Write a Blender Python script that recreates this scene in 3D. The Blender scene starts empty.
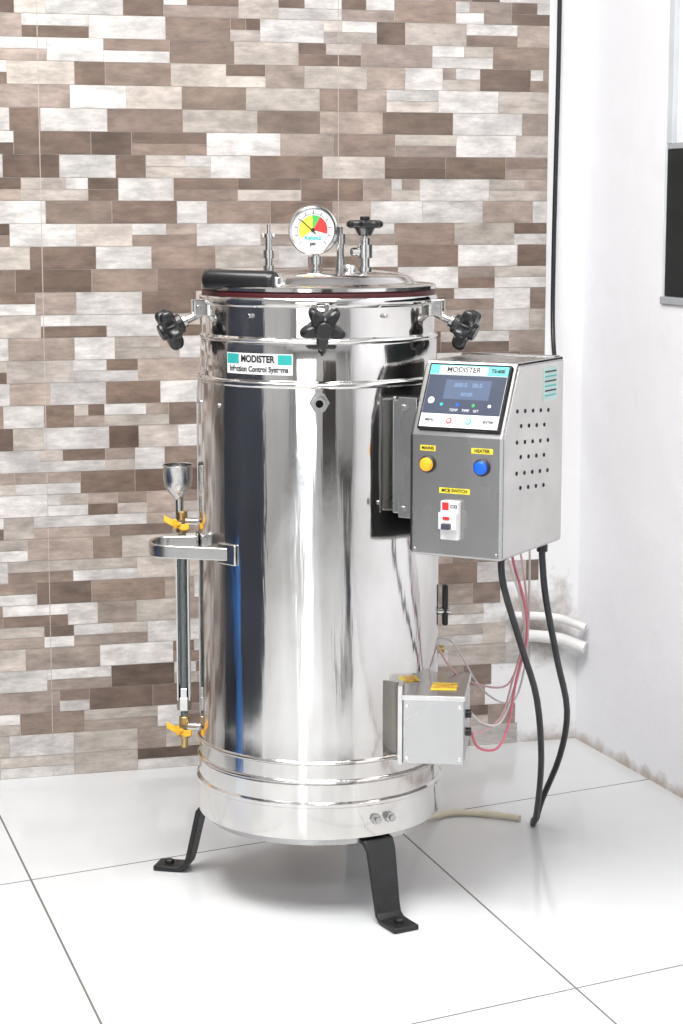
import bpy, bmesh, math, random
from mathutils import Vector, Matrix
random.seed(7)
scene = bpy.context.scene
try:
    scene.view_settings.view_transform = 'Standard'
    scene.view_settings.look = 'None'
except Exception as e:
    print(e)
V = Vector
UP = V((0, 0, 1))

# ------------------------------------------------------------------ materials
def newmat(name):
    m = bpy.data.materials.new(name); m.use_nodes = True
    nt = m.node_tree
    return m, nt, nt.nodes['Principled BSDF']

def mat(name, col, metal=0.0, rough=0.5, noise=0.0, nscale=20, bump=0.0, emit=0, coat=0, stretch=(1,1,1), rnoise=0.0, trans=0.0, spec=None):
    m, nt, b = newmat(name)
    b.inputs['Base Color'].default_value = (*col, 1)
    b.inputs['Metallic'].default_value = metal
    b.inputs['Roughness'].default_value = rough
    if spec is not None: b.inputs['Specular IOR Level'].default_value = spec
    if coat: b.inputs['Coat Weight'].default_value = coat
    if trans: b.inputs['Transmission Weight'].default_value = trans
    if emit:
        b.inputs['Emission Color'].default_value = (*col, 1)
        b.inputs['Emission Strength'].default_value = emit
    tc = nt.nodes.new('ShaderNodeTexCoord'); mp = nt.nodes.new('ShaderNodeMapping')
    mp.inputs['Scale'].default_value = stretch
    nt.links.new(tc.outputs['Object'], mp.inputs['Vector'])
    n = nt.nodes.new('ShaderNodeTexNoise'); n.inputs['Scale'].default_value = nscale; n.inputs['Detail'].default_value = 4
    nt.links.new(mp.outputs[0], n.inputs['Vector'])
    if noise:
        r = nt.nodes.new('ShaderNodeMapRange')
        r.inputs[1].default_value = .3; r.inputs[2].default_value = .7
        r.inputs[3].default_value = 1 - noise; r.inputs[4].default_value = 1.0
        nt.links.new(n.outputs[0], r.inputs[0])
        mx = nt.nodes.new('ShaderNodeVectorMath'); mx.operation = 'SCALE'
        mx.inputs[0].default_value = col
        nt.links.new(r.outputs[0], mx.inputs['Scale'])
        nt.links.new(mx.outputs[0], b.inputs['Base Color'])
    if rnoise:
        r = nt.nodes.new('ShaderNodeMapRange')
        r.inputs[1].default_value = .3; r.inputs[2].default_value = .7
        r.inputs[3].default_value = max(0.02, rough - rnoise); r.inputs[4].default_value = rough + rnoise
        nt.links.new(n.outputs[0], r.inputs[0]); nt.links.new(r.outputs[0], b.inputs['Roughness'])
    if bump:
        bp = nt.nodes.new('ShaderNodeBump'); bp.inputs['Strength'].default_value = bump
        bp.inputs['Distance'].default_value = 0.01
        nt.links.new(n.outputs[0], bp.inputs['Height']); nt.links.new(bp.outputs[0], b.inputs['Normal'])
    return m

M = {}
def shellmat():
    m, nt, p = newmat('polished_steel_sheet'); N = nt.nodes; L = nt.links
    p.inputs['Metallic'].default_value = 1
    tc = N.new('ShaderNodeTexCoord')
    def noise(stretch, sc, det):
        mp = N.new('ShaderNodeMapping'); mp.inputs['Scale'].default_value = stretch; L.new(tc.outputs['Object'], mp.inputs[0])
        n = N.new('ShaderNodeTexNoise'); n.inputs['Scale'].default_value = sc; n.inputs['Detail'].default_value = det
        L.new(mp.outputs[0], n.inputs['Vector']); return n
    a = noise((1, 1, .10), 9, 2)       # long vertical rolling waves
    b = noise((1, 1, .55), 6, 5)       # handling smears
    c = noise((1, 1, .05), 160, 2)     # fine polishing lines
    s1 = N.new('ShaderNodeMath'); s1.operation = 'MULTIPLY_ADD'; s1.inputs[1].default_value = .02; L.new(c.outputs[0], s1.inputs[0]); L.new(a.outputs[0], s1.inputs[2])
    s2 = N.new('ShaderNodeMath'); s2.operation = 'MULTIPLY_ADD'; s2.inputs[1].default_value = .14; L.new(b.outputs[0], s2.inputs[0]); L.new(s1.outputs[0], s2.inputs[2])
    bp = N.new('ShaderNodeBump'); bp.inputs['Strength'].default_value = .55; bp.inputs['Distance'].default_value = .015
    L.new(s2.outputs[0], bp.inputs['Height']); L.new(bp.outputs[0], p.inputs['Normal'])
    r = N.new('ShaderNodeMapRange'); r.inputs[1].default_value = .35; r.inputs[2].default_value = .7; r.inputs[3].default_value = .07; r.inputs[4].default_value = .16
    L.new(b.outputs[0], r.inputs[0]); L.new(r.outputs[0], p.inputs['Roughness'])
    cr = N.new('ShaderNodeValToRGB'); e = cr.color_ramp.elements
    e[0].position = .36; e[0].color = (.60, .58, .555, 1); e[1].position = .58; e[1].color = (.76, .75, .735, 1)
    L.new(b.outputs[0], cr.inputs[0]); L.new(cr.outputs[0], p.inputs['Base Color'])
    return m
M['steel'] = shellmat()
M['steel_s'] = mat('small_steel', (.62, .61, .59), 1, .2, noise=.15, nscale=40)
M['chrome'] = mat('lid_chrome', (.74, .73, .72), 1, .1, noise=.08, nscale=25, bump=.03)
M['satin'] = mat('satin_steel', (.48, .475, .47), 1, .28, noise=.12, nscale=12, rnoise=.06, stretch=(1, 1, .3))
M['satin2'] = mat('box_steel', (.60, .59, .575), 1, .24, noise=.14, nscale=15)
M['black'] = mat('black_bakelite', (.012, .012, .013), 0, .28, noise=.3, nscale=60)
M['blackmetal'] = mat('black_painted_iron', (.012, .012, .013), 0, .45, noise=.4, nscale=70, bump=.1)
M['rubber'] = mat('maroon_gasket', (.070, .006, .009), 0, .5, noise=.2)
M['cable'] = mat('black_cable_sheath', (.012, .013, .016), 0, .4, noise=.2)
M['pinkw'] = mat('pink_wire', (.58, .36, .37), 0, .5, noise=.2)
M['redw'] = mat('red_wire', (.58, .14, .19), 0, .5, noise=.2)
M['whitew'] = mat('white_wire', (.60, .54, .53), 0, .5, noise=.2)
M['cream'] = mat('cream_hose', (.62, .56, .42), 0, .4, noise=.15)
M['yellow'] = mat('yellow_lever', (.85, .42, .01), 0, .35, noise=.1)
M['ylabel'] = mat('yellow_label', (.80, .66, .05), 0, .5, noise=.05)
M['white'] = mat('white_plastic', (.80, .80, .79), 0, .35, noise=.04)
M['dial'] = mat('dial_white', (.66, .68, .68), 0, .4, noise=.02)
M['teal'] = mat('teal_print', (.03, .40, .38), 0, .4, noise=.05)
M['ink'] = mat('black_ink', (.01, .01, .01), 0, .5, noise=.1)
M['wink'] = mat('white_ink', (.7, .7, .75), 0, .5, noise=.02, emit=.1)
M['red'] = mat('red_print', (.65, .03, .03), 0, .4, noise=.1)
M['green'] = mat('green_print', (.04, .40, .08), 0, .4, noise=.1)
M['yel'] = mat('yellow_print', (.85, .72, .05), 0, .4, noise=.05)
M['orange_l'] = mat('orange_lens', (.95, .38, .02), 0, .25, noise=.05, emit=.35)
M['blue_l'] = mat('blue_lens', (.01, .10, .75), 0, .25, noise=.05, emit=.35)
M['screen'] = mat('lcd_screen', (.045, .055, .085), 0, .4, noise=.35, nscale=14, emit=.45, spec=.25)
M['bezel'] = mat('screen_bezel', (.01, .01, .012), 0, .2, noise=.1)
M['brass'] = mat('brass', (.62, .45, .2), 1, .3, noise=.2)
M['glass'] = mat('gauge_glass', (.35, .38, .38), 0, .05, trans=.7)
M['hole'] = mat('dark_hole', (.008, .008, .008), 0, .8, noise=.1)
M['plaster'] = mat('painted_plaster', (.50, .50, .50), 0, .5, noise=.12, nscale=3, bump=.25)
M['pipe'] = mat('painted_pipe', (.82, .81, .80), 0, .4, noise=.2, nscale=18)
M['ceil'] = mat('ceiling_paint', (.84, .84, .85), 0, .8, noise=.03)
M['glow_pane'] = mat('added_glow_pane', (.92, .96, 1), 0, .5, emit=2.6)  # glow of the added opening behind the camera
M['wood'] = mat('added_door_dark_wood', (.035, .028, .025), 0, .4, noise=.5, nscale=6, stretch=(4, 4, .5))
M['navy'] = mat('added_prop_navy', (.022, .027, .042), 0, .4, noise=.2)
M['blue'] = mat('added_drum_blue', (.02, .12, .36), 0, .4, noise=.1)
M['darkglass'] = mat('dark_window_glass', (.006, .009, .010), 0, .3, noise=.2, spec=.2)
M['greyframe'] = mat('window_frame_paint', (.36, .38, .40), 0, .4, noise=.08)

# ------------------------------------------------------------------ helpers
AX, AY = -0.038, 3.31
def empty(name, loc):
    e = bpy.data.objects.new(name, None); e.location = loc; e.empty_display_size = .1
    scene.collection.objects.link(e); return e
ROOT = empty('autoclave', (AX, AY, 0))
def attach(ob, parent):
    if parent is not None:
        ob.parent = parent
        ob.matrix_parent_inverse = Matrix.Translation(-parent.location)
def finish(bm, name, m, parent=None, smooth=True, bevel=0, seg=2, auto=True):
    me = bpy.data.meshes.new(name)
    bmesh.ops.recalc_face_normals(bm, faces=bm.faces)
    bm.to_mesh(me); bm.free()
    ob = bpy.data.objects.new(name, me); scene.collection.objects.link(ob)
    if m is not None: me.materials.append(m)
    if smooth:
        for p in me.polygons: p.use_smooth = True
        if auto:
            try: me.set_sharp_from_angle(angle=math.radians(40))
            except Exception: pass
    if bevel:
        bv = ob.modifiers.new('bevel', 'BEVEL'); bv.width = bevel; bv.segments = seg; bv.limit_method = 'ANGLE'
    attach(ob, parent)
    return ob

def lathe_bm(bm, prof, origin, axis=UP, seg=64):
    q = V(axis).normalized().to_track_quat('Z', 'Y')
    rings = []
    for r, z in prof:
        if r < 1e-6:
            rings.append([bm.verts.new(V(origin) + q @ V((0, 0, z)))])
        else:
            rings.append([bm.verts.new(V(origin) + q @ V((r*math.cos(2*math.pi*i/seg), r*math.sin(2*math.pi*i/seg), z))) for i in range(seg)])
    for a, b in zip(rings[:-1], rings[1:]):
        for i in range(seg):
            j = (i+1) % seg
            if len(a) == 1 and len(b) == 1: continue
            if len(a) == 1: bm.faces.new((a[0], b[i], b[j]))
            elif len(b) == 1: bm.faces.new((a[i], a[j], b[0]))
            else: bm.faces.new((a[i], a[j], b[j], b[i]))
def lathe(name, prof, origin, m, parent=ROOT, axis=UP, seg=64):
    bm = bmesh.new(); lathe_bm(bm, prof, origin, axis, seg)
    return finish(bm, name, m, parent)
def rod(name, p0, p1, r, m, parent=ROOT, seg=24, r2=None):
    p0 = V(p0); p1 = V(p1); L = (p1-p0).length; r2 = r if r2 is None else r2
    c = min(r, r2)*.12
    return lathe(name, [(0, 0), (r-c, 0), (r, c), (r2, L-c), (r2-c, L), (0, L)], p0, m, parent, p1-p0, seg)
def box(name, o, ex, ey, ez, xr, yr, zr, m, parent=ROOT, bevel=.001):
    bm = bmesh.new(); o = V(o); ex, ey, ez = V(ex), V(ey), V(ez)
    vs = [bm.verts.new(o + ex*x + ey*y + ez*z) for z in zr for y in yr for x in xr]
    for f in ((0,1,3,2),(4,6,7,5),(0,4,5,1),(2,3,7,6),(0,2,6,4),(1,5,7,3)):
        bm.faces.new([vs[i] for i in f])
    return finish(bm, name, m, parent, smooth=False, bevel=bevel)
def prism(name, poly, n, m, parent=ROOT, bevel=0, smooth=False):
    bm = bmesh.new(); n = V(n)
    a = [bm.verts.new(V(p)) for p in poly]; b = [bm.verts.new(V(p)+n) for p in poly]
    bm.faces.new(a); bm.faces.new(b[::-1])
    for i in range(len(a)):
        j = (i+1) % len(a); bm.faces.new((a[i], b[i], b[j], a[j]))
    return finish(bm, name, m, parent, smooth=smooth, bevel=bevel)
def tube(name, pts, r, m, parent=ROOT, res=10, spline='NURBS'):
    cu = bpy.data.curves.new(name, 'CURVE'); cu.dimensions = '3D'
    cu.bevel_depth = r; cu.bevel_resolution = 4; cu.resolution_u = res; cu.use_fill_caps = True
    s = cu.splines.new(spline); s.points.add(len(pts)-1)
    for p, q in zip(s.points, pts): p.co = (*q, 1)
    if spline == 'NURBS':
        s.order_u = 4; s.use_endpoint_u = True
    cu.materials.append(m)
    ob = bpy.data.objects.new(name, cu); scene.collection.objects.link(ob); attach(ob, parent); return ob
def strap(name, path, width_dir, w, t, m, parent=ROOT, bevel=.001):
    bm = bmesh.new(); wd = V(width_dir).normalized(); rows = []
    P = [V(p) for p in path]
    for i, p in enumerate(P):
        ww = w[i] if isinstance(w, (list, tuple)) else w
        d = (P[min(i+1, len(P)-1)] - P[max(i-1, 0)]).normalized()
        n = d.cross(wd).normalized()
        rows.append([bm.verts.new(p + wd*(sx*ww/2) + n*(sy*t/2)) for sx, sy in ((-1,-1),(1,-1),(1,1),(-1,1))])
    for a, b in zip(rows[:-1], rows[1:]):
        for i in range(4):
            j = (i+1) % 4; bm.faces.new((a[i], a[j], b[j], b[i]))
    bm.faces.new(rows[0]); bm.faces.new(rows[-1][::-1])
    return finish(bm, name, m, parent, smooth=True, bevel=bevel)
def smooth_path(pts, n=8):
    P = [V(p) for p in pts]; out = []
    for i in range(len(P)-1):
        p0 = P[max(i-1, 0)]; p1 = P[i]; p2 = P[i+1]; p3 = P[min(i+2, len(P)-1)]
        for k in range(n):
            t = k/n
            out.append(.5*((2*p1)+(p2-p0)*t+(2*p0-5*p1+4*p2-p3)*t*t+(3*p1-p0-3*p2+p3)*t**3))
    out.append(P[-1]); return out
def text(name, body, size, o, ex, ey, m, parent=ROOT, align='CENTER', bold=0.0):
    cu = bpy.data.curves.new(name, 'FONT'); cu.body = body; cu.size = size; cu.align_x = align; cu.align_y = 'CENTER'
    cu.offset = bold; cu.materials.append(m)
    ob = bpy.data.objects.new(name, cu); scene.collection.objects.link(ob)
    ex = V(ex).normalized(); ey = V(ey).normalized(); ez = ex.cross(ey)
    Mx = Matrix((ex, ey, ez)).transposed().to_4x4(); Mx.translation = V(o)
    attach(ob, parent); ob.matrix_basis = Mx
    return ob
def cp(deg, r, z):
    a = math.radians(deg); return V((AX + r*math.sin(a), AY - r*math.cos(a), z))
def rad(deg):
    a = math.radians(deg); return V((math.sin(a), -math.cos(a), 0))
def tang(deg):
    a = math.radians(deg); return V((math.cos(a), math.sin(a), 0))

# ------------------------------------------------------------------ room
C = V((.51, 4.24, 0)); a15 = math.radians(15)
dL = V((-math.cos(a15), -math.sin(a15), 0)); nB = V((math.sin(a15), -math.cos(a15), 0))
WL, HT = 3.5, 2.8
def paint(name, base, dirt, low):
    """wall paint with damp, flaking grime towards the floor / around the old pipe entry"""
    m, nt, p = newmat(name); N = nt.nodes; L = nt.links
    geo = N.new('ShaderNodeNewGeometry'); n = N.new('ShaderNodeTexNoise'); n.inputs['Scale'].default_value = 15; n.inputs['Detail'].default_value = 8; n.inputs['Roughness'].default_value = .62
    L.new(geo.outputs['Position'], n.inputs['Vector'])
    sep = N.new('ShaderNodeSeparateXYZ'); L.new(geo.outputs['Position'], sep.inputs[0])
    h = N.new('ShaderNodeMapRange'); h.inputs[1].default_value = 0; h.inputs[2].default_value = .05; h.inputs[3].default_value = .42; h.inputs[4].default_value = -.1
    L.new(sep.outputs[2], h.inputs[0])
    sub = N.new('ShaderNodeVectorMath'); sub.operation = 'DISTANCE'; sub.inputs[1].default_value = (C.x-.10, C.y-.02, .27)
    L.new(geo.outputs['Position'], sub.inputs[0])
    g = N.new('ShaderNodeMapRange'); g.inputs[1].default_value = .05; g.inputs[2].default_value = .19; g.inputs[3].default_value = low; g.inputs[4].default_value = -.1
    L.new(sub.outputs['Value'], g.inputs[0])
    mxx = N.new('ShaderNodeMath'); mxx.operation = 'MAXIMUM'; L.new(h.outputs[0], mxx.inputs[0]); L.new(g.outputs[0], mxx.inputs[1])
    a = N.new('ShaderNodeMath'); a.operation = 'ADD'; L.new(n.outputs[0], a.inputs[0]); L.new(mxx.outputs[0], a.inputs[1])
    r = N.new('ShaderNodeValToRGB'); e = r.color_ramp.elements
    e[0].position = .64; e[0].color = (*base, 1); e[1].position = .92; e[1].color = (*dirt, 1)
    L.new(a.outputs[0], r.inputs[0]); L.new(r.outputs[0], p.inputs['Base Color']); p.inputs['Roughness'].default_value = .4
    n2 = N.new('ShaderNodeTexNoise'); n2.inputs['Scale'].default_value = 14; n2.inputs['Detail'].default_value = 3
    L.new(geo.outputs['Position'], n2.inputs['Vector'])
    bp = N.new('ShaderNodeBump'); bp.inputs['Strength'].default_value = .35; bp.inputs['Distance'].default_value = .01
    L.new(n2.outputs[0], bp.inputs['Height']); L.new(bp.outputs[0], p.inputs['Normal'])
    return m
def build_back_wall():
    bm = bmesh.new(); col = bm.loops.layers.color.new('Col')
    def quad(x0, x1, z0, z1, y, c, mi):
        f = bm.faces.new([bm.verts.new((x0, y, z0)), bm.verts.new((x1, y, z0)), bm.verts.new((x1, y, z1)), bm.verts.new((x0, y, z1))])
        for l in f.loops: l[col] = (*c, 1)
        f.material_index = mi
    b = bmesh.ops.create_cube(bm, size=1)
    for v in b['verts']:
        v.co = V(((v.co.x+.5)*(WL+.3)-.15, (v.co.y-.5)*.12, (v.co.z+.5)*HT))
    pal = [((.82,.80,.785), 34), ((.74,.70,.665), 21), ((.65,.59,.55), 15), ((.56,.49,.445), 12), ((.48,.41,.365), 12), ((.41,.345,.305), 6)]
    cs = [c for c, w in pal for _ in range(w)]
    rh = .0445; nrow = int(HT/rh)+1; g = .0005
    for r in range(nrow):
        z0 = r*rh; z1 = min(z0+rh, HT)
        edge = .085
        if z0 < .58:
            edge = .085 + .13*abs(math.sin(r*2.3+.4)) * min(1, (.6-z0)/.2)
        quad(edge, WL, z0, z1, .0008, (.3, .25, .22), 2)
        x = edge
        first = True; prev = None
        while x < WL:
            w = random.choice((.06, .08, .11, .13, .13, .13, .15))
            if first: w *= random.uniform(.4, 1); first = False
            x1 = min(x+w, WL)
            if WL - x1 < .03: x1 = WL
            def c():
                nonlocal prev
                k = random.choice(cs)
                if k == prev: k = random.choice(cs)
                prev = k
                s = random.uniform(.92, 1.07); return tuple(min(1, q*s) for q in k)
            if random.random() < .33:
                zm = (z0+z1)/2
                sp = x + (x1-x)*random.uniform(.3, .7)
                quad(x+g, x1-g, z0+g, zm-g, .0016, c(), 1)
                if random.random() < .4:
                    quad(x+g, sp-g, zm+g, z1-g, .0016, c(), 1); quad(sp+g, x1-g, zm+g, z1-g, .0016, c(), 1)
                else: quad(x+g, x1-g, zm+g, z1-g, .0016, c(), 1)
            else: quad(x+g, x1-g, z0+g, z1-g, .0016, c(), 1)
            x = x1
    for k in range(6):
        xx = 1.135 + (k-1)*.60
        if .1 < xx < WL: quad(xx-.0008, xx+.0008, 0, HT, .002, (.35, .30, .27), 2)
    for f in bm.faces:
        f.normal_update()
        if f.material_index and f.normal.y < 0: f.normal_flip()
    me = bpy.data.meshes.new('wall_back'); bm.to_mesh(me); bm.free()
    m, nt, p = newmat('stone_print_tile'); N = nt.nodes; L = nt.links
    va = N.new('ShaderNodeVertexColor'); va.layer_name = 'Col'
    tc = N.new('ShaderNodeTexCoord')
    sc = N.new('ShaderNodeVectorMath'); sc.operation = 'SCALE'; sc.inputs['Scale'].default_value = 37
    L.new(va.outputs[0], sc.inputs[0])
    def nz(stretch, scale, det, rg):
        mp = N.new('ShaderNodeMapping'); mp.inputs['Scale'].default_value = stretch
        add = N.new('ShaderNodeVectorMath'); add.operation = 'ADD'
        L.new(tc.outputs['Object'], mp.inputs[0]); L.new(mp.outputs[0], add.inputs[0]); L.new(sc.outputs[0], add.inputs[1])
        n = N.new('ShaderNodeTexNoise'); n.inputs['Scale'].default_value = scale; n.inputs['Detail'].default_value = det; n.inputs['Roughness'].default_value = rg
        L.new(add.outputs[0], n.inputs['Vector']); return n
    n1 = nz((12, 1, 45), 2.2, 8, .75)
    n2 = nz((14, 1, 24), 1.3, 4, .55)
    def mrange(n, a, b):
        mr = N.new('ShaderNodeMapRange'); mr.inputs[1].default_value = .3; mr.inputs[2].default_value = .7; mr.inputs[3].default_value = a; mr.inputs[4].default_value = b
        L.new(n.outputs[0], mr.inputs[0]); return mr
    r1 = mrange(n1, .70, 1.16); r2 = mrange(n2, .70, 1.16)
    mu = N.new('ShaderNodeMath'); mu.operation = 'MULTIPLY'; L.new(r1.outputs[0], mu.inputs[0]); L.new(r2.outputs[0], mu.inputs[1])
    ms = N.new('ShaderNodeVectorMath'); ms.operation = 'SCALE'; L.new(va.outputs[0], ms.inputs[0]); L.new(mu.outputs[0], ms.inputs['Scale'])
    L.new(ms.outputs[0], p.inputs['Base Color']); p.inputs['Roughness'].default_value = .3
    bp = N.new('ShaderNodeBump'); bp.inputs['Strength'].default_value = .10; bp.inputs['Distance'].default_value = .004
    L.new(n1.outputs[0], bp.inputs['Height']); L.new(bp.outputs[0], p.inputs['Normal'])
    me.materials.append(paint('old_plaster', (.83, .825, .83), (.40, .36, .33), .34)); me.materials.append(m)
    me.materials.append(mat('tile_grout', (.50, .44, .40), 0, .7, noise=.2))
    ob = bpy.data.objects.new('wall_back', me); scene.collection.objects.link(ob)
    Mx = Matrix((dL, nB, UP)).transposed().to_4x4(); Mx.translation = C
    ob.matrix_world = Mx
build_back_wall()

dR = V((.33, -.944, 0)).normalized()
nR = V((dR.y, -dR.x, 0))   # pointing into the room (to the left)
RW = 6.6
mR = paint('right_wall_paint', (.83, .83, .86), (.46, .40, .36), .16)
s0, s1, wz0, wz1 = .345, 1.55, .958, 2.15
bm = bmesh.new()
def addbox(bm, o, ex, ey, ez, xr, yr, zr):
    vs = [bm.verts.new(V(o) + V(ex)*x + V(ey)*y + V(ez)*z) for z in zr for y in yr for x in xr]
    for f in ((0,1,3,2),(4,6,7,5),(0,4,5,1),(2,3,7,6),(0,2,6,4),(1,5,7,3)):
        bm.faces.new([vs[i] for i in f])
addbox(bm, C, dR, nR, UP, (0, s0), (-.15, 0), (0, HT))
addbox(bm, C, dR, nR, UP, (s1, RW), (-.15, 0), (0, HT))
addbox(bm, C, dR, nR, UP, (s0, s1), (-.15, 0), (0, wz0))
addbox(bm, C, dR, nR, UP, (s0, s1), (-.15, 0), (wz1, HT))
finish(bm, 'wall_right', mR, None, smooth=False)
W1 = empty('window_1', C + dR*((s0+s1)/2) + UP*wz0)
box('dark_pane', C, dR, nR, UP, (s0+.002, s1-.004), (-.03, -.004), (wz0+.016, 1.255), M['darkglass'], W1)
box('frosted_pane', C, dR, nR, UP, (s0+.022, s1-.004), (-.03, -.012), (1.266, wz1-.004), mat('frosted_glass', (.80, .83, .87), 0, .3, noise=.1), W1)
box('frame_bottom', C, dR, nR, UP, (s0+.002, s1-.003), (-.06, .006), (wz0+.001, wz0+.015), M['greyframe'], W1)
box('frame_side', C, dR, nR, UP, (s0+.001, s0+.022), (-.06, -.002), (1.266, wz1-.003), mat('pale_frame', (.6, .62, .65), 0, .4, noise=.1), W1)
box('frame_mid', C, dR, nR, UP, (s0+.002, s1-.003), (-.06, -.003), (1.255, 1.266), M['greyframe'], W1)

pBL = C + dL*WL; pFL = V((-2.4, -2.2, 0)); pFR = C + dR*RW
def plainwall(name, a, b, m, th=.12):
    d = (b-a); Ln = d.length; d.normalize(); n = V((d.y, -d.x, 0))
    ctr = V((0, 1.5, 0))
    if (ctr-a).dot(n) > 0: n = -n
    box(name, a, d, n, UP, (0, Ln), (0, th), (0, HT), m, None, bevel=0)
plainwall('wall_left', pBL, pFL, M['plaster'])
plainwall('wall_front', pFL, pFR, M['plaster'])
def poly(name, z0, z1, m):
    pts = [C+V((.0, .0, z0)), pBL+V((0, 0, z0)), pFL+V((0, 0, z0)), pFR+V((0, 0, z0))]
    ctr = sum(pts, V((0, 0, 0)))/4
    pts = [ctr + (p-ctr)*1.06 for p in pts]
    for p in pts: p.z = z0
    prism(name, pts, (0, 0, z1-z0), m, None)
poly('ceiling', HT, HT+.1, M['ceil'])
def floormat():
    m, nt, p = newmat('glossy_white_tile'); N = nt.nodes; L = nt.links
    tc = N.new('ShaderNodeTexCoord')
    def fam(n, d0, s, wd):
        dt = N.new('ShaderNodeVectorMath'); dt.operation = 'DOT_PRODUCT'; dt.inputs[1].default_value = n
        L.new(tc.outputs['Object'], dt.inputs[0])
        a = N.new('ShaderNodeMath'); a.operation = 'SUBTRACT'; a.inputs[1].default_value = d0; L.new(dt.outputs['Value'], a.inputs[0])
        b = N.new('ShaderNodeMath'); b.operation = 'PINGPONG'; b.inputs[1].default_value = s/2
        ab = N.new('ShaderNodeMath'); ab.operation = 'ABSOLUTE'; L.new(a.outputs[0], ab.inputs[0])
        md = N.new('ShaderNodeMath'); md.operation = 'MODULO'; md.inputs[1].default_value = s; L.new(ab.outputs[0], md.inputs[0])
        L.new(md.outputs[0], b.inputs[0])
        c = N.new('ShaderNodeMath'); c.operation = 'LESS_THAN'; c.inputs[1].default_value = wd; L.new(b.outputs[0], c.inputs[0])
        return c
    A = fam((.9537, .3007, 0), 1.18, .695, .0019); B = fam((-.4695, .8829, 0), 2.329, .841, .0019)
    mx = N.new('ShaderNodeMath'); mx.operation = 'MAXIMUM'; L.new(A.outputs[0], mx.inputs[0]); L.new(B.outputs[0], mx.inputs[1])
    n = N.new('ShaderNodeTexNoise'); n.inputs['Scale'].default_value = 2.2; n.inputs['Detail'].default_value = 5; L.new(tc.outputs['Object'], n.inputs['Vector'])
    r = N.new('ShaderNodeValToRGB'); e = r.color_ramp.elements; e[0].position = .3; e[0].color = (.62, .63, .64, 1); e[1].position = .65; e[1].color = (.69, .70, .705, 1)
    L.new(n.outputs[0], r.inputs[0])
    mix = N.new('ShaderNodeMix'); mix.data_type = 'RGBA'; mix.inputs[7].default_value = (.15, .14, .13, 1)
    L.new(r.outputs[0], mix.inputs[6]); L.new(mx.outputs[0], mix.inputs[0]); L.new(mix.outputs[2], p.inputs['Base Color'])
    rr = N.new('ShaderNodeMapRange'); rr.inputs[3].default_value = .07; rr.inputs[4].default_value = .18
    L.new(n.outputs[0], rr.inputs[0]); L.new(rr.outputs[0], p.inputs['Roughness'])
    return m
poly('floor', -.06, 0, floormat())

# things the steel reflects (out of frame, furniture / openings added to shape the reflections)
fx = V((pFR-pFL)).normalized(); fn = V((-fx.y, fx.x, 0))
if fn.y < 0: fn = -fn
box('added_dark_door', pFL, fx, fn, UP, (2.7, 3.65), (.003, .045), (.002, 2.05), M['wood'], None, .005)  # added behind the camera to put a dark band in the steel
W2 = empty('added_glow_opening', (-1.2, -2.1, 1.1))      # added glowing opening, full height for a long bright band in the steel
box('added_glow_pane', pFL, fx, fn, UP, (.55, 1.75), (.01, .02), (.06, 2.2), M['glow_pane'], W2)
for i, x in enumerate((.50, 1.13, 1.75)):
    box('mullion_%d' % (i+1), pFL, fx, fn, UP, (x, x+.05), (.004, .06), (.01, 2.24), M['greyframe'], W2)
box('bottom_rail', pFL, fx, fn, UP, (.55, 1.75), (.004, .05), (.0, .06), M['greyframe'], W2)
def cabinet(name, o, w, h, d, m1, m2):
    c = empty(name, o); o = V(o)
    box('carcass', o, (1, 0, 0), (0, 1, 0), UP, (0, d), (0, w), (.06, h), m1, c, .005)
    box('plinth', o, (1, 0, 0), (0, 1, 0), UP, (.02, d-.02), (.02, w-.02), (.0, .06), m1, c, 0)
    box('door_left', o, (1, 0, 0), (0, 1, 0), UP, (d, d+.015), (.01, w/2-.005), (.08, h-.02), m2, c, .003)
    box('door_right', o, (1, 0, 0), (0, 1, 0), UP, (d, d+.015), (w/2+.005, w-.01), (.08, h-.02), m2, c, .003)
    for k, y in enumerate((w/2-.03, w/2+.03)):
        rod('handle_%d' % (k+1), o+V((d+.03, y, h*.5)), o+V((d+.03, y, h*.5+.12)), .006, M['steel_s'], c)
cabinet('added_dark_cabinet', (-1.72, 2.20, 0), 1.15, 1.6, .42, M['navy'], M['navy'])  # unseen dark cabinet, added to darken the shell's left side by reflection
DR = empty('added_blue_drum', (-1.08, 3.02, 0))  # unseen drum, added for a low blue streak in the reflection
lathe('drum_shell', [(0, 0), (.075, 0), (.085, .01), (.09, .08), (.094, .085), (.09, .09), (.09, .27), (.094, .275), (.09, .28), (.088, .40), (.07, .43), (.03, .44), (.03, .46), (0, .46)], (-1.08, 3.02, 0.001), M['blue'], DR)
ST = empty('added_dark_stool', (.62, 1.62, 0))  # unseen dark stool, added as a dark smudge mirrored in the shell
sx_, sy_ = .62, 1.62
lathe('seat', [(0, .50), (.15, .50), (.17, .51), (.175, .53), (.165, .548), (0, .555)], (sx_, sy_, 0), M['black'], ST)
for i in range(4):
    a = math.pi/4+i*math.pi/2; d = V((math.cos(a), math.sin(a), 0))
    rod('leg_%d' % (i+1), V((sx_, sy_, 0))+d*.17, V((sx_, sy_, .505))+d*.11, .022, M['blackmetal'], ST)
box('shelf', V((sx_, sy_, 0)), (1, 0, 0), (0, 1, 0), UP, (-.11, .11), (-.11, .11), (.17, .32), M['navy'], ST)

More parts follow.
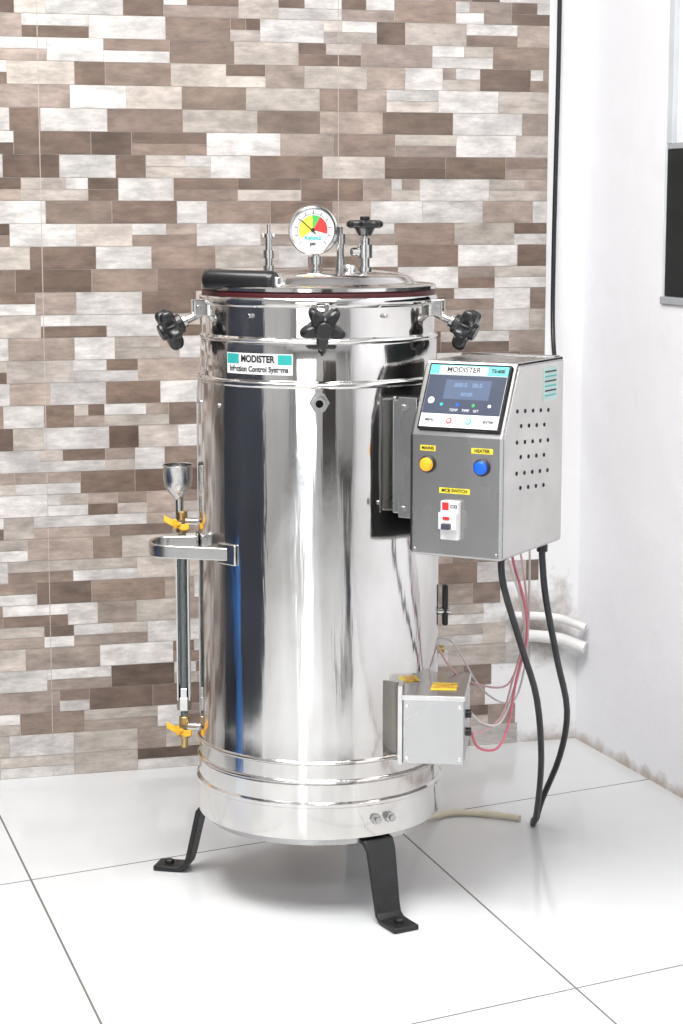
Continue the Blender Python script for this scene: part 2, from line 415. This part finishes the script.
# ------------------------------------------------------------------ lamps
def area(name, loc, sx, sy, power, rot=(0, 0, 0), col=(1, .99, .975)):
    l = bpy.data.lights.new(name, 'AREA'); l.shape = 'RECTANGLE'; l.size = sx; l.size_y = sy; l.energy = power; l.color = col
    o = bpy.data.objects.new(name, l); o.location = loc; o.rotation_euler = rot; scene.collection.objects.link(o); return o
area('ceiling_light', (-.3, 2.1, 2.76), 1.6, 1.2, 98)
area('ceiling_light.001', (.3, -.5, 2.76), 1.4, 1.0, 46)
area('ceiling_light.002', (-1.0, 2.9, 2.76), .5, .8, 20)

# ------------------------------------------------------------------ autoclave body
def bead(r, z, h=.004, b=.004):
    return [(r, z-h), (r+b*.7, z-h*.6), (r+b, z), (r+b*.7, z+h*.6), (r, z+h)]
prof = [(0, .140), (.19, .140), (.198, .133), (.205, .136), (.206, .15)]
prof += [(.206, .188), (.2085, .190), (.2085, .195), (.204, .198), (.204, .226)]
prof += bead(.203, .231, .004, .004) + bead(.2025, .262, .004, .004)
prof += [(.2015, .285), (.2015, .30)]
prof += [(.201, z/100.) for z in range(34, 86, 4)]
prof += bead(.2, .868, .005, .003)
prof += [(.196, .875), (.195, .93)]
prof += bead(.194, .936, .004, .003)
prof += [(.192, .942), (.192, .988), (.194, .989), (.196, .992), (.196, 1.000), (.194, 1.003), (.18, 1.003)]
lathe('shell', prof, (AX, AY, 0), M['steel'], seg=160)
lathe('gasket', [(.17, 1.001), (.190, 1.001), (.192, 1.004), (.192, 1.009), (.190, 1.011), (.17, 1.011)], (AX, AY, 0), M['rubber'], seg=128)
lathe('lid', [(.17, 1.0115), (.191, 1.0115), (.193, 1.013), (.193, 1.018), (.190, 1.020), (.165, 1.021), (.158, 1.024), (.150, 1.032), (.135, 1.037), (.09, 1.042), (.04, 1.044), (0, 1.0445)], (AX, AY, 0), M['chrome'], seg=128)
rod('shell_bottom', (AX, AY, .134), (AX, AY, .145), .19, M['satin'], seg=96)
strap('shell_seam', [cp(-88, .2012, .30), cp(-88, .2012, .85)], tang(-88), .012, .002, M['satin'], bevel=0)

for i, (dg, z) in enumerate(((-33, .975), (33, .975), (-72, .83), (-52, .83), (38, .845))):
    rod('rivet_%d' % (i+1), cp(dg, .190, z), cp(dg, .2035 if z < .86 else .199, z), .0035, M['satin'])
for i, dg in enumerate((27, 34)):
    lathe('base_bolt_%d' % (i+1), [(0, 0), (.009, 0), (.009, .007), (.006, .008), (.006, .013), (0, .014)], cp(dg, .205, .165), M['satin'], axis=rad(dg), seg=6)
rod('drip_nozzle', cp(3, .17, .12), cp(3, .178, .135), .006, M['steel_s'])

# front nozzle
lathe('nozzle_flange', [(0, 0), (.016, 0), (.016, .006), (.0, .006)], cp(1, .2, .842), M['satin2'], axis=rad(1), seg=6)
lathe('nozzle', [(0, .006), (.010, .006), (.010, .022), (.006, .022), (.006, .01), (0, .01)], cp(1, .2, .842), M['satin2'], axis=rad(1))
rod('nozzle_bore', cp(1, .211, .842), cp(1, .2125, .842), .006, M['hole'])

def star(name, c, axis, R, th, m, parent, n=5, rot=0.0, lobe=.22):
    q = V(axis).normalized().to_track_quat('Z', 'Y')
    bm = bmesh.new(); N = 80; layers = []
    for (zz, k) in ((0, .80), (.12, .93), (.3, 1), (.7, 1), (.88, .93), (1, .80)):
        ring = []
        for i in range(N):
            a = 2*math.pi*i/N
            r = R*(1-lobe + lobe*math.cos(n*(a+rot)))*k
            ring.append(bm.verts.new(V(c) + q @ V((r*math.cos(a), r*math.sin(a), zz*th))))
        layers.append(ring)
    for a, b in zip(layers[:-1], layers[1:]):
        for i in range(N):
            j = (i+1) % N; bm.faces.new((a[i], a[j], b[j], b[i]))
    bm.faces.new(layers[0]); bm.faces.new(layers[-1][::-1])
    return finish(bm, name, m, parent)
for i, dg in enumerate((1.5, 73, -73, 144, -144)):
    k = i+1
    rd = rad(dg); tg = tang(dg)
    ax = (rd*.9 - UP*.42).normalized()
    if i == 0: ax = (rd*.95 - UP*.30 + tg*.1).normalized()
    box('clamp_lug_%d' % k, cp(dg, .19, .984), rd, tg, UP, (0, .022), (-.014, -.006), (-.014, .012), M['steel_s'])
    box('clamp_lug_b_%d' % k, cp(dg, .19, .984), rd, tg, UP, (0, .022), (.006, .014), (-.014, .012), M['steel_s'])
    rod('clamp_pin_%d' % k, cp(dg, .205, .984)-tg*.017, cp(dg, .205, .984)+tg*.017, .004, M['steel_s'])
    if i == 0:
        s = cp(dg, .206, .972); L0 = .018
    else:
        s = cp(dg, .203, .972); L0 = .034
    rod('clamp_bolt_%d' % k, s - ax*.006, s+ax*(L0+.01), .0065, M['steel_s'])
    rod('clamp_washer_%d' % k, s+ax*(L0-.012), s+ax*(L0-.004), .011, M['steel_s'])
    rod('knob_hub_%d' % k, s+ax*(L0-.004), s+ax*(L0+.036), .017, M['black'], r2=.014)
    star('star_knob_%d' % k, s+ax*(L0+.006), ax, .037, .024, M['black'], ROOT, 5, rot=.35, lobe=.24)

# lid handle
h0 = V((-.218, 3.215, 1.030)); h1 = V((-.104, 3.165, 1.028)); hd = (h1-h0).normalized()
Lh = (h1-h0).length
lathe('lid_grip', [(0, 0), (.012, 0), (.0155, .003), (.017, .012), (.0165, Lh/2), (.017, Lh-.01), (.016, Lh-.002), (.014, Lh), (0, Lh)], h0, M['black'], axis=hd, seg=32)
strap('grip_bracket', smooth_path([h1-hd*.02, h1+hd*.004, h1+hd*.02+V((0, .02, -.001)), h1+V((.03, .07, .004))], 5), (0, 0, 1), .014, .004, M['steel_s'])
# ------------------------------------------------------------------ lid fittings
def stack(name, x, y, parts, m):
    pr = []
    for z, r in parts: pr.append((r, z))
    lathe(name, [(0, pr[0][1])] + pr + [(0, pr[-1][1])], (x, y, 0), m, seg=24)
x, y = -.118, 3.27
stack('safety_valve', x, y, [(1.03, .009), (1.05, .009), (1.05, .0065), (1.062, .0065), (1.062, .009), (1.075, .009), (1.075, .006), (1.095, .006), (1.095, .008), (1.101, .008), (1.101, .003), (1.116, .003)], M['satin2'])
rod('safety_valve_arm', (x-.010, y, 1.099), (x+.010, y-.002, 1.099), .0028, M['steel_s'])
stack('vent_valve', -.002, 3.30, [(1.035, .008), (1.06, .008), (1.06, .006), (1.085, .006), (1.085, .0085), (1.100, .0085), (1.100, .004), (1.112, .004)], M['satin'])
stack('lid_boss', .012, 3.24, [(1.035, .011), (1.048, .011), (1.052, .008)], M['steel_s'])
x, y = .038, 3.29
stack('exhaust_valve', x, y, [(1.035, .012), (1.047, .012), (1.047, .008), (1.062, .008), (1.062, .0125), (1.083, .0125), (1.083, .0085), (1.094, .0085), (1.094, .0045), (1.118, .0045)], M['satin2'])
rod('exhaust_outlet', (x, y, 1.072), (x-.022, y-.008, 1.072), .007, M['steel_s'])
star('exhaust_handwheel', (x, y, 1.110), UP, .030, .013, M['black'], ROOT, 8, lobe=.08)
rod('handwheel_hub', (x, y, 1.098), (x, y, 1.112), .011, M['black'], r2=.017)
rod('handwheel_nut', (x, y, 1.123), (x, y, 1.129), .008, M['black'])
# pressure gauge
gx, gy, gz = -.046, 3.285, 1.107
n = V((-.20, -.97, .12)).normalized(); gr = UP.cross(n).normalized(); gu = n.cross(gr).normalized()
G = V((gx, gy, gz))
lathe('gauge_case', [(0, -.03), (.034, -.03), (.037, -.027), (.037, -.004), (.040, -.003), (.041, .002), (.0385, .005), (.0355, .003), (.0355, -.001), (0, -.001)], G, M['satin2'], axis=n)
lathe('gauge_dial', [(0, 0), (.0354, 0), (.0354, .0008), (0, .0008)], G, M['dial'], axis=n)
def sector(name, r0, r1, a0, a1, off, m):
    bm = bmesh.new(); K = 16; A = []; B = []
    for i in range(K+1):
        a = math.radians(a0+(a1-a0)*i/K); d = gr*math.cos(a)+gu*math.sin(a)
        A.append(bm.verts.new(G+d*r0+n*off)); B.append(bm.verts.new(G+d*r1+n*off))
    for i in range(K): bm.faces.new((A[i], A[i+1], B[i+1], B[i]))
    finish(bm, name, m, ROOT, smooth=False)
sector('dial_yellow', .002, .024, 95, 215, .0012, M['yel'])
sector('dial_green', .002, .024, 62, 95, .0012, M['green'])
sector('dial_red', .002, .024, -15, 62, .0012, M['red'])
sector('dial_ring', .0262, .0270, -45, 225, .0012, M['ink'])
for i in range(11):
    a = -45+27*i; sector('dial_tick_%d' % (i+1), .0270, .0315, a-1.3, a+1.3, .0012, M['ink'])
rod('gauge_needle', G+n*.0022+(gr*.6-gu*.75)*.008, G+n*.0022-(gr*.75-gu*.6)*.026, .0009, M['ink'])
rod('gauge_hub', G+n*.001, G+n*.004, .003, M['ink'])
text('dial_text', 'Kg/cm2', .009, G+n*.0015-gu*.013, gr, gu, M['teal'], bold=.0004)
text('dial_text_b', 'psi', .009, G+n*.0015-gu*.022, gr, gu, M['ink'], bold=.0003)
stack('gauge_stem', gx+.004, gy+.012, [(1.035, .012), (1.045, .012), (1.045, .007), (1.052, .007), (1.052, .010), (1.064, .010), (1.064, .006), (1.075, .006)], M['satin2'])

# ------------------------------------------------------------------ shell label
def curved_patch(name, d0, d1, z0, z1, r, m):
    bm = bmesh.new(); K = 20; A = []; B = []
    for i in range(K+1):
        d = d0+(d1-d0)*i/K; A.append(bm.verts.new(cp(d, r, z0))); B.append(bm.verts.new(cp(d, r, z1)))
    for i in range(K): bm.faces.new((A[i], A[i+1], B[i+1], B[i]))
    return finish(bm, name, m, ROOT)
def curved_text(name, body, width, size, dg, z, r, m, bold=0):
    cu = bpy.data.curves.new('tmp', 'FONT'); cu.body = body; cu.size = size; cu.align_x = 'CENTER'; cu.align_y = 'CENTER'; cu.offset = bold
    ob = bpy.data.objects.new('tmp', cu); scene.collection.objects.link(ob)
    bpy.context.view_layer.update()
    me = bpy.data.meshes.new_from_object(ob.evaluated_get(bpy.context.evaluated_depsgraph_get()))
    bpy.data.objects.remove(ob)
    xs = [v.co.x for v in me.vertices]; k = width/(max(xs)-min(xs)); c = (max(xs)+min(xs))/2
    for v in me.vertices: v.co = cp(dg + math.degrees((v.co.x-c)*k/r), r, z+v.co.y)
    me.materials.clear(); me.materials.append(m)
    o = bpy.data.objects.new(name, me); scene.collection.objects.link(o); attach(o, ROOT)
curved_patch('maker_label', -46, -11, .884, .917, .1990, M['white'])
curved_patch('maker_label_band_left', -45.6, -38.5, .900, .9155, .1992, M['teal'])
curved_patch('maker_label_band_right', -18.0, -11.4, .900, .9155, .1992, M['teal'])
curved_text('maker_label_text', 'MODISTER', .062, .0150, -28.2, .9078, .1994, M['ink'], .0006)
curved_text('maker_label_subtext', 'Infection Control Systems', .108, .0120, -28.5, .892, .1994, M['ink'], .0004)

# ------------------------------------------------------------------ control box
e1 = V((.875, -.485, 0)).normalized(); e2 = V((-e1.y, e1.x, 0)); BLp = V((.107, 3.075, 0))
BW, BD, zb, zm, zt, sl = .155, .235, .609, .797, .908, .054
def Bp(a, s, z): return BLp + e1*a + e2*s + UP*z
prism('control_box', [Bp(0, 0, zb), Bp(0, 0, zm), Bp(0, sl, zt), Bp(0, BD, zt), Bp(0, BD, zb)], e1*BW, M['satin'], bevel=.004)
prism('dark_reflection_sheet', [Bp(-.0005, .006, zb+.006), Bp(-.0005, .006, zm-.003), Bp(-.0005, sl+.004, zt-.007), Bp(-.0005, BD-.006, zt-.007), Bp(-.0005, BD-.006, zb+.006)], e1*-.0025, M['black'])  # black sheet added so the shell mirrors the box's shaded side as black
prism('control_box_side_panel', [Bp(BW, .005, zb+.005), Bp(BW, .005, zm-.001), Bp(BW, sl+.003, zt-.006), Bp(BW, BD-.005, zt-.006), Bp(BW, BD-.005, zb+.005)], e1*.0012, M['satin2'])
box('control_box_lid_seam', Bp(0, BD-.03, zt), e1, e2, UP, (.004, BW-.004), (0, .022), (0, .0015), M['satin2'])
box('mount_bracket', BLp, e1, e2, UP, (-.05, -.003), (.035, .13), (.665, .845), M['satin'], bevel=.002)
box('mount_bracket_flange', BLp, e1, e2, UP, (-.036, -.004), (.028, .034), (.66, .85), M['satin'], bevel=.001)
for i, z in enumerate((.675, .835)):
    rod('bracket_screw_%d' % (i+1), BLp+e1*-.026+e2*.028+UP*z, BLp+e1*-.026+e2*.024+UP*z, .004, M['steel_s'])
so = Bp(0, 0, zm); sy = (e2*sl+UP*(zt-zm)); SL = sy.length; sy.normalize(); sn = e1.cross(sy)
box('display_bezel', so, e1, sy, sn, (.010, .150), (.008, .118), (0, .006), M['bezel'], bevel=.003)
def sbox(nm, x0, x1, y0, y1, m, h=.0068): box(nm, so, e1, sy, sn, (x0, x1), (y0, y1), (.005, h), m, bevel=0)
sbox('display_plate', .014, .146, .012, .114, M['white'], .0064)
sbox('display_header', .014, .146, .0985, .114, mat('pale_teal', (.10, .50, .48), 0, .4, noise=.05))
sbox('display_header_logo', .030, .112, .0990, .1125, M['white'], .0070)
sbox('display_screen', .0145, .1455, .034, .0975, M['screen'], .0070)
text('display_logo', 'MODISTER', .0120, so+e1*.071+sy*.1063+sn*.0073, e1, sy, M['ink'], bold=.0003)
text('display_model', 'TS-600', .008, so+e1*.129+sy*.1063+sn*.0073, e1, sy, M['ink'], bold=.0003)
dim = mat('dim_ink', (.14, .22, .36), 0, .5, emit=.5)
sbox('screen_window', .045, .122, .058, .090, mat('screen_field', (.07, .095, .15), 0, .4, noise=.1, emit=.5, spec=.25), .0072)
text('screen_line_1', '000.0   00.0', .010, so+e1*.084+sy*.081+sn*.0076, e1, sy, dim)
text('screen_line_2', '00:00', .009, so+e1*.084+sy*.066+sn*.0076, e1, sy, dim)
icol = [M['teal'], M['blue_l'], M['green'], M['wink']]
for i in range(4):
    c0 = so+e1*(.045+.027*i)+sy*.049+sn*.0068
    rod('screen_icon_%d' % (i+1), c0, c0+sn*.0005, .0028, icol[i])
text('screen_line_3', 'TEMP    TIME    SET', .006, so+e1*.085+sy*.040+sn*.0073, e1, sy, M['wink'])
rod('screen_badge', so+e1*.026+sy*.055+sn*.006, so+e1*.026+sy*.055+sn*.0073, .006, M['wink'])
for i in range(4):
    c0 = so+e1*(.030+.033*i)+sy*.023+sn*.006
    if i in (1, 2): rod('key_%d' % (i+1), c0, c0+sn*.0012, .0052, M['red'] if i == 1 else M['teal'])
    else: text('key_%d' % (i+1), 'MENU' if i == 0 else 'ENTER', .006, c0+sn*.001, e1, sy, M['ink'], bold=.0002)
    if i in (1, 2): rod('key_cap_%d' % (i+1), c0+sn*.0012, c0+sn*.0015, .0030, M['white'])
fz = -e2
def fp(a, z, o=0): return Bp(a, 0, z)+fz*o
def lamp(nm, a, z, m):
    lathe(nm+'_bezel', [(0, 0), (.0135, 0), (.0135, .003), (.011, .005), (.011, .004), (0, .004)], fp(a, z), M['ink'], axis=fz, seg=32)
    lathe(nm+'_lens', [(0, 0.003), (.0105, .003), (.0105, .008), (.008, .011), (0, .012)], fp(a, z), m, axis=fz, seg=32)
lamp('mains_lamp', .030, .752, M['orange_l']); lamp('heater_lamp', .122, .752, M['blue_l'])
def ylab(nm, a, z, w, h, s):
    box(nm, fp(a, z), e1, UP, fz, (-w/2, w/2), (-h/2, h/2), (0, .0006), M['ylabel'], bevel=0)
    text(nm+'_text', s, h*.85, fp(a, z, .0009), e1, UP, M['ink'], bold=.0002)
ylab('mains_label', .030, .777, .026, .0085, 'MAINS'); ylab('heater_label', .122, .777, .036, .0085, 'HEATER'); ylab('switch_label', .076, .713, .052, .0085, 'MCB SWITCH')
box('switch_body', fp(.072, .668), e1, UP, fz, (-.015, .015), (-.030, .030), (0, .010), M['white'], bevel=.001)
box('switch_nose', fp(.072, .668), e1, UP, fz, (-.015, .015), (-.013, .013), (.010, .018), M['white'], bevel=.001)
box('switch_print', fp(.072, .688), e1, UP, fz, (-.012, -.001), (-.004, .008), (.010, .0104), M['red'], bevel=0)
text('switch_text', 'C32', .007, fp(.080, .690, .0108), e1, UP, M['ink'], bold=.0002)
box('switch_lever', fp(.072, .668), e1, UP, fz, (-.007, .007), (-.012, -.003), (.016, .026), mat('grey_lever', (.06, .06, .09), 0, .4), bevel=.001)
box('switch_window', fp(.072, .668), e1, UP, fz, (-.007, .004), (.002, .007), (.018, .0184), M['red'], bevel=0)
for i, (a, z) in enumerate(((.008, .618), (.147, .618))):
    rod('panel_screw_%d' % (i+1), fp(a, z), fp(a, z, .002), .0028, M['satin2'])
bm = bmesh.new()
for r in range(6):
    for c in range(5):
        s = .052+.030*c+(.015 if r % 2 else 0); z = .835-.024*r-.002*c
        if s > .185: continue
        lathe_bm(bm, [(0, 0), (.0032, 0), (.0032, .0009), (0, .0009)], Bp(BW+.0012, s, z), e1, 12)
finish(bm, 'vent_holes', M['hole'], ROOT)
box('side_sticker', Bp(BW+.0012, 0, 0), e2, UP, e1, (.150, .205), (.842, .895), (0, .0007), mat('sticker_pale', (.45, .60, .57), 0, .4, noise=.1), bevel=0)
for i in range(6):
    box('side_sticker_line_%d' % (i+1), Bp(BW+.0012, 0, 0), e2, UP, e1, (.155, .20), (.849+.0075*i, .8515+.0075*i), (.0007, .0010), M['ink'] if i % 2 else M['teal'], bevel=0)
for i, (a, s) in enumerate(((.11, .10), (.135, .205))):
    rod('cable_gland_%d' % (i+1), Bp(a, s, zb-.016), Bp(a, s, zb+.002), .009, M['black'])

# ------------------------------------------------------------------ lower terminal box
f1 = V((.99, -.12, 0)).normalized(); f2 = V((-f1.y, f1.x, 0)); T0 = V((.098, 3.128, 0))
def Tp(a, s, z): return T0+f1*a+f2*s+UP*z
box('terminal_box', T0, f1, f2, UP, (0, .099), (0, .165), (.257, .366), M['satin'], bevel=.002)
box('terminal_box_cover', T0, f1, f2, UP, (-.002, .101), (-.003, .167), (.362, .371), M['satin2'], bevel=.0015)
box('terminal_box_flange', T0, f1, f2, UP, (-.008, .0), (-.002, .05), (.255, .385), M['satin2'], bevel=.001)
box('warning_sticker', Tp(0, 0, .3712), f1, f2, UP, (.042, .084), (.035, .085), (0, .0006), M['ylabel'], bevel=0)
text('warning_sticker_text', 'DANGER\nHIGH\nVOLTAGE', .011, Tp(.063, .062, .3722), f1, f2, M['red'], bold=.0002)
for i, (a, z) in enumerate(((.007, .266), (.092, .266), (.007, .352), (.092, .352))):
    rod('terminal_screw_%d' % (i+1), Tp(a, 0, z), Tp(a, -.002, z), .003, M['steel_s'])
for i, z in enumerate((.30, .33)):
    rod('terminal_grommet_%d' % (i+1), Tp(.098, .05, z), Tp(.108, .05, z), .007, M['black'])
rod('thermostat_stub', cp(92, .19, .47), cp(92, .222, .47), .008, M['steel_s'])
box('thermostat_handle', cp(92, .208, .48), rad(92), tang(92), UP, (0, .01), (-.008, .008), (-.035, .035), M['black'], bevel=.003)
rod('rear_valve_stub', cp(96, .19, .40), cp(96, .214, .40), .007, M['brass'])

# ------------------------------------------------------------------ left side: water inlet + level glass
wx, wy = -.270, 3.345
lathe('funnel_cup', [(0, .660), (.007, .656), (.009, .662), (.016, .668), (.0225, .678), (.0245, .690), (.0245, .712), (.026, .714), (.0255, .716), (.0235, .715), (.0235, .69), (.015, .672), (0, .668)], (wx-.006, wy, 0), M['satin2'], seg=40)
rod('inlet_pipe', (wx-.004, wy, .60), (wx-.004, wy, .662), .007, M['satin2'])
def levervalve(k, z):
    rod('valve_body_%d' % k, (wx, wy, z-.02), (wx, wy, z+.018), .0095, M['brass'])
    rod('valve_branch_%d' % k, (wx, wy, z), cp(-98, .195, z), .007, M['steel_s'])
    rod('valve_stem_%d' % k, (wx, wy, z), (wx-.008, wy-.028, z), .005, M['steel_s'])
    c0 = V((wx-.008, wy-.028, z))
    strap('valve_lever_%d' % k, smooth_path([c0+V((-.020, 0, .010)), c0+V((-.010, -.002, .004)), c0, c0+V((.012, 0, -.006)), c0+V((.022, 0, -.004))], 4), V((0, .35, 1)), .011, .005, M['yellow'], bevel=.001)
    star('valve_knob_%d' % k, c0, V((-.2, -1, 0)), .009, .005, M['yellow'], ROOT, 4)
levervalve(1, .618); levervalve(2, .262)
rod('level_glass', (wx, wy, .28), (wx, wy, .60), .0065, M['glass'])
rod('level_glass_water', (wx, wy, .285), (wx, wy, .32), .004, M['darkglass'])
for i in range(2):
    box('level_guard_%d' % (i+1), V((wx, wy, 0)), V((1, 0, 0)), V((0, 1, 0)), UP, (.0085 if i else -.011, .011 if i else -.0085), (-.012, .012), (.31, .58), M['satin'], bevel=0)
box('level_guard_back', V((wx, wy, 0)), V((1, 0, 0)), V((0, 1, 0)), UP, (-.011, .011), (.011, .013), (.31, .58), M['satin'], bevel=0)
for i, z in enumerate((.302, .318, .575)):
    rod('guard_nut_%d' % (i+1), (wx, wy, z-.012), (wx, wy, z+.012), .0125 if i != 1 else .010, M['satin2'], seg=6)
rod('inlet_tail', (wx, wy, .225), (wx, wy, .245), .006, M['brass'])
# carrying handle
hz = .592
hp = smooth_path([cp(-44, .2025, hz)+V((.004, 0, 0)), cp(-50, .215, hz), V((-.255, 3.185, hz)), V((-.296, 3.198, hz)), V((-.312, 3.225, hz)), V((-.312, 3.262, hz)), V((-.296, 3.284, hz)), V((-.262, 3.290, hz)), cp(-85, .2015, hz)], 6)
strap('side_handle', hp, UP, .021, .006, M['satin2'], bevel=.002)
for i, dg in enumerate((-46, -84)):
    strap('handle_plate_%d' % (i+1), [cp(dg-6+k*2.0, .2045, hz) for k in range(7)], UP, .034, .004, M['satin2'], bevel=.002)

# ------------------------------------------------------------------ legs
def leg(k, dg):
    rd = rad(dg); tg = tang(dg)
    def q(r, z): return V((AX, AY, 0))+rd*r+UP*z
    pts = [q(.13, .128), q(.183, .128), q(.200, .125), q(.210, .112), q(.229, .030), q(.234, .013), q(.245, .0055), q(.262, .005), q(.293, .005)]
    strap('leg_%d' % k, pts, tg, [.056, .056, .056, .052, .046, .046, .046, .046, .046], .0085, M['blackmetal'], bevel=.002)
    rod('foot_bolt_%d' % k, q(.270, .008), q(.270, .016), .008, M['blackmetal'], seg=6)
leg(1, 29); leg(2, -103); leg(3, 162)

# ------------------------------------------------------------------ cables and hoses
g1 = Bp(.11, .10, zb-.012); g2 = Bp(.135, .205, zb-.012)
tube('power_cable', smooth_path([g1, g1+V((.006, .01, -.05)), (.296, 3.2, .428), (.331, 3.3, .319), (.352, 3.42, .181), (.359, 3.55, .049), (.358, 3.605, .0065), (.361, 3.63, .0062), (.364, 3.61, .014), (.371, 3.58, .06), (.394, 3.5, .167), (.396, 3.42, .271), (.364, 3.3, .389), (.334, 3.21, .511), g2+V((.001, .003, -.02)), g2], 4), .0056, M['cable'], None, spline='POLY')
wp = lambda w, o, z: C+dL*w+nB*o+UP*z
tube('wall_cable', [wp(.068, .012, 2.75), wp(.070, .012, 2.0), wp(.066, .012, 1.5), wp(.072, .012, 1.2), wp(.074, .015, .98), wp(.08, .03, .85), wp(.12, .2, .74), (.37, 3.6, .68), (.33, 3.34, .68), Bp(.10, BD+.002, .68)], .0048, M['cable'], None)
tg0 = Tp(.108, .05, .30); tg1 = Tp(.108, .05, .33)
tube('wire_1', smooth_path([tg0, (.224, 3.18, .269), (.256, 3.2, .262), (.276, 3.22, .296), (.290, 3.24, .369), (.306, 3.24, .437), (.300, 3.22, .503), (.280, 3.2, .57), Bp(.10, .16, zb)], 5), .0022, M['redw'], spline='POLY')
tube('wire_2', smooth_path([tg1, (.232, 3.2, .305), (.262, 3.22, .300), (.286, 3.25, .345), (.304, 3.26, .42), (.296, 3.23, .50), Bp(.09, .15, zb)], 5), .0022, M['whitew'], spline='POLY')
tube('wire_3', smooth_path([tg0, (.232, 3.2, .290), (.266, 3.23, .310), (.286, 3.25, .37), (.310, 3.26, .45), (.303, 3.23, .52), Bp(.11, .17, zb)], 5), .0018, M['pinkw'], spline='POLY')
tube('wire_4', smooth_path([cp(80, .2, .42), cp(80, .23, .375), (.235, 3.30, .345), (.28, 3.30, .345), (.300, 3.29, .40), (.305, 3.27, .48), Bp(.08, .19, zb)], 5), .0018, M['pinkw'], spline='POLY')
tube('wire_5', smooth_path([cp(95, .2, .42), cp(95, .23, .41), (.24, 3.33, .33), (.29, 3.32, .31), (.31, 3.3, .38), (.312, 3.27, .47), Bp(.12, .19, zb)], 5), .0018, M['whitew'], spline='POLY')
tube('drain_hose', [cp(120, .15, .125), (.13, 3.50, .05), (.16, 3.62, .0085), (.20, 3.68, .0075), (.27, 3.67, .0075), (.336, 3.634, .0075)], .0062, M['cream'], None)

# water pipe stubs in the corner
CON = empty('water_pipe', tuple(wp(.035, .02, 0)))
tube('pipe_upper', [wp(.17, .02, .285), wp(.10, .022, .283), wp(.04, .03, .275), C+dR*.04+nR*.03+UP*.266, C+dR*.06+nR*.010+UP*.258], .009, M['pipe'], CON)
tube('pipe_lower', [wp(.13, .02, .240), wp(.09, .022, .237), wp(.04, .03, .230), C+dR*.04+nR*.03+UP*.221, C+dR*.06+nR*.010+UP*.214], .013, M['pipe'], CON)

# ------------------------------------------------------------------ world + camera
w = bpy.data.worlds.new('world'); scene.world = w; w.use_nodes = True
w.node_tree.nodes['Background'].inputs[0].default_value = (.8, .85, .95, 1); w.node_tree.nodes['Background'].inputs[1].default_value = .6
cam = bpy.data.cameras.new('camera'); cam.sensor_fit = 'VERTICAL'; cam.sensor_height = 36; cam.lens = 2000/1024*36
cam.clip_start = .05
co = bpy.data.objects.new('camera', cam); co.location = (0, 0, 1.14); co.rotation_euler = (math.radians(90-8.6), 0, 0)
scene.collection.objects.link(co); scene.camera = co
